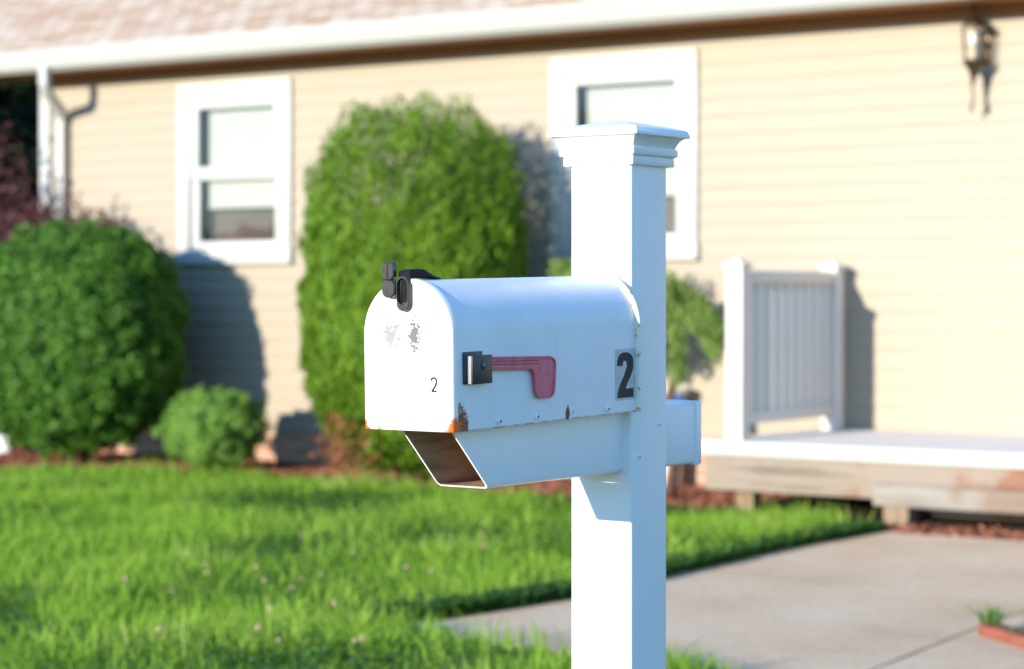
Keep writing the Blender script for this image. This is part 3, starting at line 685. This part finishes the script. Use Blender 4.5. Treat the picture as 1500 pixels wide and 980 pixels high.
h = rng.uniform(.035, .085, len(Xs))*(1+.30*np.clip(cl, -1.5, 2)+.2*cl2)
tall = rng.random(len(Xs)) < .05*np.clip(1+cl, 0, 3); h[tall] *= rng.uniform(1.4, 2.1, tall.sum())
h = np.clip(h, .02, .17)
w = rng.uniform(.0035, .0075, len(Xs))*(1+.06*(Z_-8)); w[tall] *= 1.35
g = blades(Xs, Ys, h, w, -.01, 'lawn_grass', 'grass', rnd=np.clip(rng.random(len(Xs))*.75+.16*cl2+.12*cl+.08+.2*tall, 0, 1)); tag(g, kind='stuff')
nT = 4500; Xt = rng.uniform(-9, 0, nT*4); Yt_ = rng.uniform(4.5, 9.5, nT*4); u_, v_, Zt = proj(Xt, Yt_, 0.)
kt = (u_ > -100) & (u_ < 1300) & (v_ > 780) & (v_ < 1090) & ~inpoly(Xt, Yt_, path_poly) & (clump(Xt, Yt_, 7., 21) > -.1)
Xt, Yt_ = Xt[kt][:nT], Yt_[kt][:nT]; nt_ = len(Xt)
tag(blades(Xt, Yt_, rng.uniform(.08, .17, nt_), rng.uniform(.006, .012, nt_), -.01, 'tall_grass', 'grass', lean=.6, rnd=np.clip(.55+.4*rng.random(nt_), 0, 1)), kind='stuff')
# clover: short leafy cover of broad leaflets, dark at the walk edge
Xc = rng.uniform(-13, 1, 160000); Yc = rng.uniform(5, 12, 160000); u_, v_, Z_ = proj(Xc, Yc, 0.)
k = (u_ > -100) & (u_ < 1400) & (v_ > 720) & (v_ < 1080) & ~inpoly(Xc, Yc, bed_poly) & ~inpoly(Xc, Yc, path_poly) & (clump(Xc, Yc, 3., 11) > .0)
Xc, Yc = Xc[k], Yc[k]; zc = rng.uniform(.02, .065, len(Xc))
pe = np.array([(p.x, p.y) for p in up]); ii = rng.integers(0, len(pe)-1, 26000); tt = rng.random(26000)[:, None]
pq = pe[ii]*(1-tt)+pe[ii+1]*tt; dd = np.abs(rng.normal(0, .16, 26000)); tg = pe[ii+1]-pe[ii]; tg /= np.linalg.norm(tg, axis=1)[:, None]
ln_ = rng.random(26000)
pq = pq+np.stack([-tg[:, 1], tg[:, 0]], 1)*(dd-.03)[:, None]
Xc = np.concatenate([Xc, pq[:, 0]]); Yc = np.concatenate([Yc, pq[:, 1]]); zc = np.concatenate([zc, .02+.06*rng.random(26000)*np.clip(1-np.abs(dd-.08)*3, .2, 1)]); n = len(Xc); a = rng.uniform(0, 6.28, n); s_ = rng.uniform(.008, .014, n)
nx, ny = rng.normal(0, .35, n), rng.normal(0, .35, n); V = np.zeros((n, 4, 3))
for i, (p, q_) in enumerate(((1, 0), (0, 1), (-1, 0), (0, -1))):
    ex = (np.cos(a)*p-np.sin(a)*q_)*s_; ey = (np.sin(a)*p+np.cos(a)*q_)*s_
    V[:, i] = np.stack([Xc+ex, Yc+ey, zc+ex*nx+ey*ny], 1)
M['cloverleaf'] = leaf_mat('clover_leaf', (.035, .10, .018), (.09, .21, .035), None, 3., .3)
tag(quads('clover_cover', V, 4, [(0, 1, 2, 3)], 'cloverleaf'), kind='stuff')
# clover blossoms
bm = bmesh.new(); lathe(bm, [(.002, 0), (.008, .002), (.0095, .008), (.0085, .014), (.006, .019), (.001, .020)], (0, 0, .105), 9)
cbh = None
def blossom():
    r_ = empty('clover_blossom', (0, 0, 0))
    return r_
bl_px = [(395, 860), (470, 848), (383, 845), (428, 868), (441, 850), (490, 905), (395, 905), (372, 942), (415, 947), (515, 915), (535, 945), (527, 940), (522, 952), (225, 945), (258, 870), (180, 862), (298, 835), (310, 848), (620, 800), (630, 845), (605, 842), (700, 790), (450, 785), (517, 812), (700, 812), (110, 700), (260, 885), (560, 930), (645, 945), (700, 955), (385, 962), (150, 900), (60, 940), (325, 848), (220, 915), (560, 965), (470, 930), (240, 800), (755, 880), (720, 868), (580, 860), (1050, 790), (1020, 800)]
me_h = None
src = None
for (u, v) in bl_px[:25]:
    p = onG(u, v+26); hh_ = random.uniform(.7, 1.05)
    if src is None:
        src = empty('clover_blossom', p)
        hd = bm_obj('flower_head', bm, 'clover', src, True)
        b2 = bmesh.new(); add_tube(b2, [(0, 0, -.01), (.003, 0, .05), (0, 0, .107)], .0015, 5); st_ = bm_obj('stem', b2, 'stem', src)
        o = src
    else:
        o = src.copy(); COL.objects.link(o)
        for ch in (hd, st_):
            c2_ = ch.copy(); COL.objects.link(c2_); c2_.parent = o
    o.location = p; o.rotation_euler = (random.uniform(-.2, .2), random.uniform(-.2, .2), random.uniform(0, 6)); o.scale = (hh_, hh_, hh_)
    tag(o, 'small pinkish clover blossom on a thin stem in the lawn', 'flower', 'clover blossoms in the lawn')

# mulch chips
Xc = rng.uniform(-16, 0, 60000); Yc = rng.uniform(10, 12.4, 60000); u_, v_, Z_ = proj(Xc, Yc, 0.)
k = (u_ > -60) & (u_ < 1560) & inpoly(Xc, Yc, bed_poly) & ~((Xc > DX0) & (Yc > DY+.05)); Xc, Yc = Xc[k], Yc[k]; n = len(Xc)
A = rng.normal(0, 1, (n, 3)); A[:, 2] *= .4; A /= np.linalg.norm(A, axis=1)[:, None]; B = np.cross(A, rng.normal(0, 1, (n, 3))); B /= np.linalg.norm(B, axis=1)[:, None]
c3 = np.stack([Xc, Yc, rng.uniform(.008, .03, n)], 1); la, lb = rng.uniform(.012, .035, n)[:, None], rng.uniform(.005, .010, n)[:, None]
V = np.stack([c3-A*la-B*lb, c3+A*la-B*lb, c3+A*la+B*lb, c3-A*la+B*lb], 1)
M['chip'] = leaf_mat('mulch_chip', (.11, .035, .022), (.36, .14, .085), None, 20, .0)
tag(quads('mulch_chips', V, 4, [(0, 1, 2, 3)], 'chip'), kind='stuff')

# ================================================================== SHRUBS
def leaf_cloud(name, cen, shape, n, size, aspect, up, material, parent, lumps=90, lamp=.09, lw=.02, depth=.18, seed=1, jitter=.6, rise=0., gap=0., rag=1.):
    """shape(dir)->radius along unit directions; leaves near the surface"""
    r2 = np.random.default_rng(seed)
    D = r2.normal(0, 1, (n, 3)); D /= np.linalg.norm(D, axis=1)[:, None]
    Rr = shape(D)
    Lc = r2.normal(0, 1, (lumps, 3)); Lc /= np.linalg.norm(Lc, axis=1)[:, None]; am = r2.uniform(.3, 1, lumps)
    dots = D @ Lc.T; bump_ = np.max(am[None]*np.exp(-(1-dots)/lw), axis=1)
    Ls = r2.normal(0, 1, (70, 3)); Ls[:, 2] = Ls[:, 2]*.8+.35; Ls /= np.linalg.norm(Ls, axis=1)[:, None]; as_ = r2.uniform(.01, .055, 70)
    spk = np.max(as_[None]*np.exp(-(1-D @ Ls.T)/.0012), axis=1)
    Lb = r2.normal(0, 1, (14, 3)); Lb /= np.linalg.norm(Lb, axis=1)[:, None]; ab = r2.uniform(-.02, .02, 14); big = np.sum(ab[None]*np.exp(-(1-D @ Lb.T)/.08), axis=1)
    dep = np.abs(r2.exponential(depth*.6, n)); dep = np.clip(dep, 0, .85)
    if gap:
        keepm = r2.random(n) < (1-gap*(1-bump_)); 
    else: keepm = np.ones(n, bool)
    rad = Rr*(1-lamp+lamp*2*bump_)*(1-dep)*(1+r2.normal(0, .014, n))*(1+(spk+big)*rag)
    P = D*rad[:, None]
    P, D2 = P[keepm], D[keepm]; n = len(P)
    Nn = D2+r2.normal(0, jitter, (n, 3)); Nn /= np.linalg.norm(Nn, axis=1)[:, None]
    U = np.tile(np.array([0, 0, 1.]), (n, 1))*up+r2.normal(0, 1, (n, 3))*(1-up)+D2*.4; U -= Nn*np.sum(U*Nn, 1)[:, None]; U /= np.linalg.norm(U, axis=1)[:, None]
    W = np.cross(Nn, U); s1 = (size*r2.uniform(.6, 1.4, n))[:, None]
    V = np.stack([P-U*s1*.5, P+W*s1*.5/aspect, P+U*s1*.6, P-W*s1*.5/aspect], 1)+np.array(cen)
    return quads(name, V, 4, [(0, 1, 2, 3)], material, parent, r2.random(n))
def ell(rx, ry, rz, p=2.):
    return lambda D: 1/((np.abs(D[:, 0])/rx)**p+(np.abs(D[:, 1])/ry)**p+(np.abs(D[:, 2])/rz)**p)**(1/p)
def trunk_obj(parent, pts, r0, r1, name='trunk', seg=8, material='bark'):
    bm = bmesh.new(); k = len(pts); add_tube(bm, pts, [r0+(r1-r0)*i/(k-1) for i in range(k)], seg); return bm_obj(name, bm, material, parent, True)
def stems(parent, top, spread, n, r, seed, base=(0, 0)):
    r3 = random.Random(seed); bm = bmesh.new()
    for i in range(n):
        a = r3.uniform(0, 6.28); x, y = math.cos(a)*spread, math.sin(a)*spread
        add_tube(bm, [(base[0]+x*.08, base[1]+y*.08, -.05), (base[0]+x*.3, base[1]+y*.3, top*.35), (base[0]+x*.7, base[1]+y*.7, top*.7), (base[0]+x*.9, base[1]+y*.9, top)], [r, r*.8, r*.5, r*.15], 6)
    return bm_obj('stems', bm, 'bark', parent, True)
# big clipped arborvitae
YT = 11.62; pc = onY(606, 430, YT)
t = empty('arborvitae', (pc.x, YT, 0)); tag(t, 'tall bright green clipped arborvitae between the two windows, browned at its base', 'shrub')
zt_, zb_ = CAMZ+(HV-152)/FP*14.65, .07; cz = 1.05
def arb(D):
    up_ = 1/((np.sqrt(D[:, 0]**2+(D[:, 1]/.86)**2)/.775)**3.6+(np.abs(D[:, 2])/(zt_-cz))**3.6)**(1/3.6)
    dn = 1/((np.sqrt(D[:, 0]**2+(D[:, 1]/.86)**2)/.775)**2.3+(np.abs(D[:, 2])/(cz-zb_))**2.3)**(1/2.3)
    return np.where(D[:, 2] > 0, up_, dn)
leaf_cloud('foliage', (0, 0, cz), arb, 150000, .042, 2.8, .75, 'arbor', t, lumps=420, lamp=.06, lw=.0035, depth=.14, seed=4, jitter=.7, rag=.2)
leaf_cloud('browned_foliage', (-.16, -.50, .30), ell(.30, .12, .20), 800, .05, 2.6, .6, 'rustleaf', t, seed=8, gap=.6)
stems(t, 1.9, .35, 7, .035, 3)
# big dark rounded yew on the left
YT = 11.42; pc = onY(112, 480, YT)
t = empty('rounded_shrub', (pc.x, YT, 0)); tag(t, 'large dark green rounded shrub at the left edge of the bed', 'shrub')
leaf_cloud('foliage', (0, 0, .93), ell(.80, .70, .83, 2.35), 130000, .034, 1.7, .3, 'yew', t, lumps=320, lamp=.075, lw=.0045, depth=.16, seed=14, jitter=.9, rag=.6)
stems(t, 1.3, .45, 8, .03, 5)
# sprigs sticking up on top
# little dwarf conifer
YT = 11.52; pc = onY(312, 610, YT)
t = empty('dwarf_conifer', (pc.x, YT, 0)); tag(t, 'small light green mounded conifer between the two big shrubs', 'shrub')
leaf_cloud('foliage', (0, 0, .32), ell(.38, .36, .27, 2.1), 24000, .035, 3., .5, 'dwarf', t, lumps=80, lamp=.16, lw=.015, depth=.16, seed=24, jitter=.8)
stems(t, .5, .25, 6, .015, 6)
# weeping shrub behind the post
YT = 11.60; pc = onY(915, 430, YT)
t = empty('weeping_conifer', (pc.x, YT, 0)); tag(t, 'yellow green weeping conifer with drooping arms behind the white post', 'shrub')
leaf_cloud('crown', (-.22, 0, 1.18), ell(.42, .36, .33, 2.), 10000, .05, 3., .2, 'weep', t, lumps=70, lamp=.2, lw=.02, depth=.2, seed=34, jitter=.9, gap=.7)
trunk_obj(t, [(.30, 0, -.05), (.40, -.05, .35), (.34, -.05, .62), (.42, -.04, .85), (.30, 0, 1.1), (.08, 0, 1.2)], .04, .022)
r4 = random.Random(2)
for (x0, x1, zt2, ze, yy) in ((.15, .42, 1.42, .78, -.1), (.2, .60, 1.35, .92, 0), (-.2, -.62, 1.38, .85, -.1), (-.3, -.75, 1.3, .8, .05), (.1, .66, 1.25, 1.02, -.1), (-.1, -.5, 1.4, .7, -.3)):
    pts = [(x0*.3, 0, zt2-.15), (x0+(x1-x0)*.3, yy*.5, zt2), (x0+(x1-x0)*.75, yy*.9, zt2-.12), (x1, yy, (zt2+ze)/2), (x1+.02, yy, ze)]
    lb = trunk_obj(t, pts, .014, .003, 'branch', 6)
    n = 1700; tt = rng.random(n)*3.999; i0 = tt.astype(int); fr_ = (tt-i0)[:, None]; PP = np.array(pts)
    P = PP[i0]*(1-fr_)+PP[i0+1]*fr_+rng.normal(0, .026, (n, 3)); P[:, 2] -= np.abs(rng.normal(0, .05, n))
    Dn = rng.normal(0, 1, (n, 3)); Dn /= np.linalg.norm(Dn, axis=1)[:, None]; U = np.array([[0, 0, -1.]])+rng.normal(0, .5, (n, 3)); U -= Dn*np.sum(U*Dn, 1)[:, None]; U /= np.linalg.norm(U, axis=1)[:, None]; W = np.cross(Dn, U)
    quads('needles', np.stack([P-U*.022, P+W*.007, P+U*.03, P-W*.007], 1), 4, [(0, 1, 2, 3)], 'weep', lb)
# plum coloured shrub at the house corner
YT = 11.98; pc = onY(48, 330, YT)
t = empty('plum_shrub', (pc.x, YT, 0)); tag(t, 'loose purple brown leaved shrub behind the rounded shrub at the house corner', 'shrub')
leaf_cloud('foliage', (-.30, 0, 1.25), ell(.80, .34, 1.15, 2.), 26000, .05, 1.6, .2, 'plum', t, lumps=60, lamp=.22, lw=.02, depth=.22, seed=44, jitter=1., gap=.75)
leaf_cloud('side_foliage', (.62, 0, 1.45), ell(.66, .28, .64, 2.), 8500, .045, 1.6, .2, 'plum', t, lumps=40, lamp=.35, lw=.03, depth=.3, seed=45, jitter=1., gap=.85)
stems(t, 1.8, .6, 12, .02, 9)
# dark trees beyond the house corner
for i, (u, Yt, hgt, rr_, sd) in enumerate(((20, 19.5, 8.5, 2.2, 51), (-60, 23, 9.5, 2.6, 52), (75, 27, 9.5, 2.6, 53), (-190, 20, 8, 2.4, 54))):
    pc = onY(u, 400, Yt)
    t = empty('evergreen_tree', (pc.x, Yt, 0))
    tag(t, ['dark evergreen tree nearest the left corner of the house', 'dark evergreen tree beyond the nearest one, at the left edge', 'farthest dark evergreen tree, half behind the house corner', 'dark evergreen tree just outside the left edge of the photo'][i], 'tree', 'dark trees beyond the house')
    trunk_obj(t, [(0, 0, -.1), (.05, 0, hgt*.4), (0, .05, hgt*.95)], .18, .03)
    r5 = random.Random(sd)
    for k in range(26):
        z0 = r5.uniform(.8, hgt*.85); a = r5.uniform(0, 6.28); le = rr_*(1-z0/hgt*.75)
        bml = bmesh.new(); add_tube(bml, [(0, 0, z0), (math.cos(a)*le*.5, math.sin(a)*le*.5, z0+.1), (math.cos(a)*le, math.sin(a)*le, z0-.1)], [.05, .035, .01], 5); bm_obj('limb', bml, 'bark', t, True)
    leaf_cloud('crown', (0, 0, hgt*.5), ell(rr_*.9, rr_*.9, hgt*.5, 1.8), 36000, .20, 2., .2, 'shadeleaf', t, lumps=160, lamp=.22, lw=.012, depth=.35, seed=sd, jitter=1., gap=.4)

# ================================================================== SMALL THINGS
# white bin behind the post
pc = onY(974, 700, 12.23)
t = empty('plastic_bin', (pc.x, 12.23, 0)); tag(t, 'white tapered plastic bin with blue label beside the porch, half behind the post', 'bin')
bm = bmesh.new(); lathe(bm, [(.085, .0), (.10, .005), (.135, .62), (.150, .625), (.152, .65), (.142, .655), (.13, .64), (.095, .02), (.001, .02)], (0, 0, 0), 28); autosmooth(bm_obj('tub', bm, 'bin', t), 40)
bm = bmesh.new()
loft(bm, [[((.1005+.035*(z_/.62))*math.cos(a)*1.01, (.1005+.035*(z_/.62))*math.sin(a)*1.01, z_) for a in [R(q_) for q_ in range(-85, 5, 8)]] for z_ in (.56, .62)], False, False); 
bm.free(); bm = bmesh.new()
vs0 = None
for q_ in range(-90, 20, 8):
    a = R(q_); cur = [bm.verts.new((r_*math.cos(a), r_*math.sin(a), z_)) for r_, z_ in ((.1345, .565), (.1375, .615))]
    if vs0: bm.faces.new((vs0[0], cur[0], cur[1], vs0[1]))
    vs0 = cur
bm_obj('label_band', bm, 'blue', t, True)
# brick edging with weeds at right
ang = None
pA, pB = onG(1432, 935), onG(1500, 956)
dirv = (pB-pA).normalized(); ang = math.atan2(dirv.y, dirv.x)
src = None
labs = ['leftmost red edging brick, its end showing on the concrete walk', 'second red edging brick from the left, cut by the right edge of the picture', 'third red edging brick, just beyond the right edge']
for k in range(3):
    bm = bmesh.new(); add_box(bm, (0, 0, 0), (.2, .09, .042), .006)
    p = pA+dirv*(k*.205); o = autosmooth(bm_obj('edging_brick', bm, 'redbrick')); o.location = (p.x, p.y, .012); o.rotation_euler = (0, 0, ang); tag(o, labs[k], 'brick', 'red bricks edging the weed patch')
nv = Vector((-dirv.y, dirv.x, 0))
q0 = pA+nv*.09; q1 = q0+dirv*.9; q2 = q1+nv*.7; q3 = q0+nv*.35+dirv*.35
o = sheet('weed_patch_soil', [q0, q1, q2, q3], .020, 'mulch', .02); tag(o, kind='structure')
for k, (du, dv, s_, lab) in enumerate(((.02, .05, .22, 'single upright sprig of weed at the tip of the brick edging'), (.20, .10, .75, 'low leafy green weed just behind the edging bricks'), (.42, .16, 1.2, 'larger leafy weed at the right edge behind the bricks'))):
    p = pA+dirv*du+nv*dv; t = empty('weed_plant', (p.x, p.y, .02)); tag(t, lab, 'weed', 'weeds behind the brick edging')
    n = int(260*s_); Xq = rng.normal(0, .05*s_, n); Yq = rng.normal(0, .045*s_, n)
    blades(Xq, Yq, rng.uniform(.02, .06, n)*(.6+.4*s_)+(.07 if k == 0 else 0), rng.uniform(.006, .016, n), 0, 'leaves', 'weed', t, lean=.8)
# white stone at far left
pc = onG(3, 668); bm = bmesh.new(); lathe(bm, [(.001, 0), (.07, .0), (.10, .05), (.09, .12), (.05, .16), (.001, .17)], (0, 0, 0), 12, 1.1, .8)
o = bm_obj('garden_stone', bm, 'stone', None, True); o.location = (pc.x, pc.y, .0); tag(o, 'pale rounded stone at the left edge below the dark shrub', 'stone')

# ================================================================== LIGHT, SKY, CAMERA
ts = Vector((-.11, -1, .216)).normalized(); el = math.asin(ts.z)
sd = bpy.data.lights.new('sun', 'SUN'); sd.energy = 2.75; sd.angle = R(.53); sd.color = (1, .91, .77)
so = bpy.data.objects.new('sun', sd); COL.objects.link(so); so.rotation_euler = ts.to_track_quat('Z', 'Y').to_euler()
w = bpy.data.worlds.new('World'); sc.world = w; w.use_nodes = True; nt = w.node_tree
bg = nt.nodes['Background']; sky = nt.nodes.new('ShaderNodeTexSky'); sky.sky_type = 'NISHITA'; sky.sun_disc = False
sky.sun_elevation = el; sky.sun_rotation = math.atan2(ts.x, ts.y); sky.air_density = 1.0; sky.dust_density = .0; sky.ozone_density = 5.6
nt.links.new(sky.outputs[0], bg.inputs[0]); bg.inputs[1].default_value = .15
cd = bpy.data.cameras.new('camera'); cam = bpy.data.objects.new('camera', cd); COL.objects.link(cam); sc.camera = cam
cam.location = (0, 0, CAMZ); cam.rotation_euler = (R(90), 0, R(35)); cd.sensor_width = 36; cd.lens = FP/1500*36; cd.shift_y = -(490-HV)/1500
cd.clip_end = 500; cd.clip_start = .1; cd.dof.use_dof = True; cd.dof.focus_distance = 3.32; cd.dof.aperture_fstop = 4.7; cd.dof.aperture_blades = 0
sc.view_settings.view_transform = 'Standard'; sc.view_settings.look = 'None'; sc.view_settings.gamma = 1; sc.view_settings.exposure = 1.56
sc.render.resolution_x = 1024; sc.render.resolution_y = 669
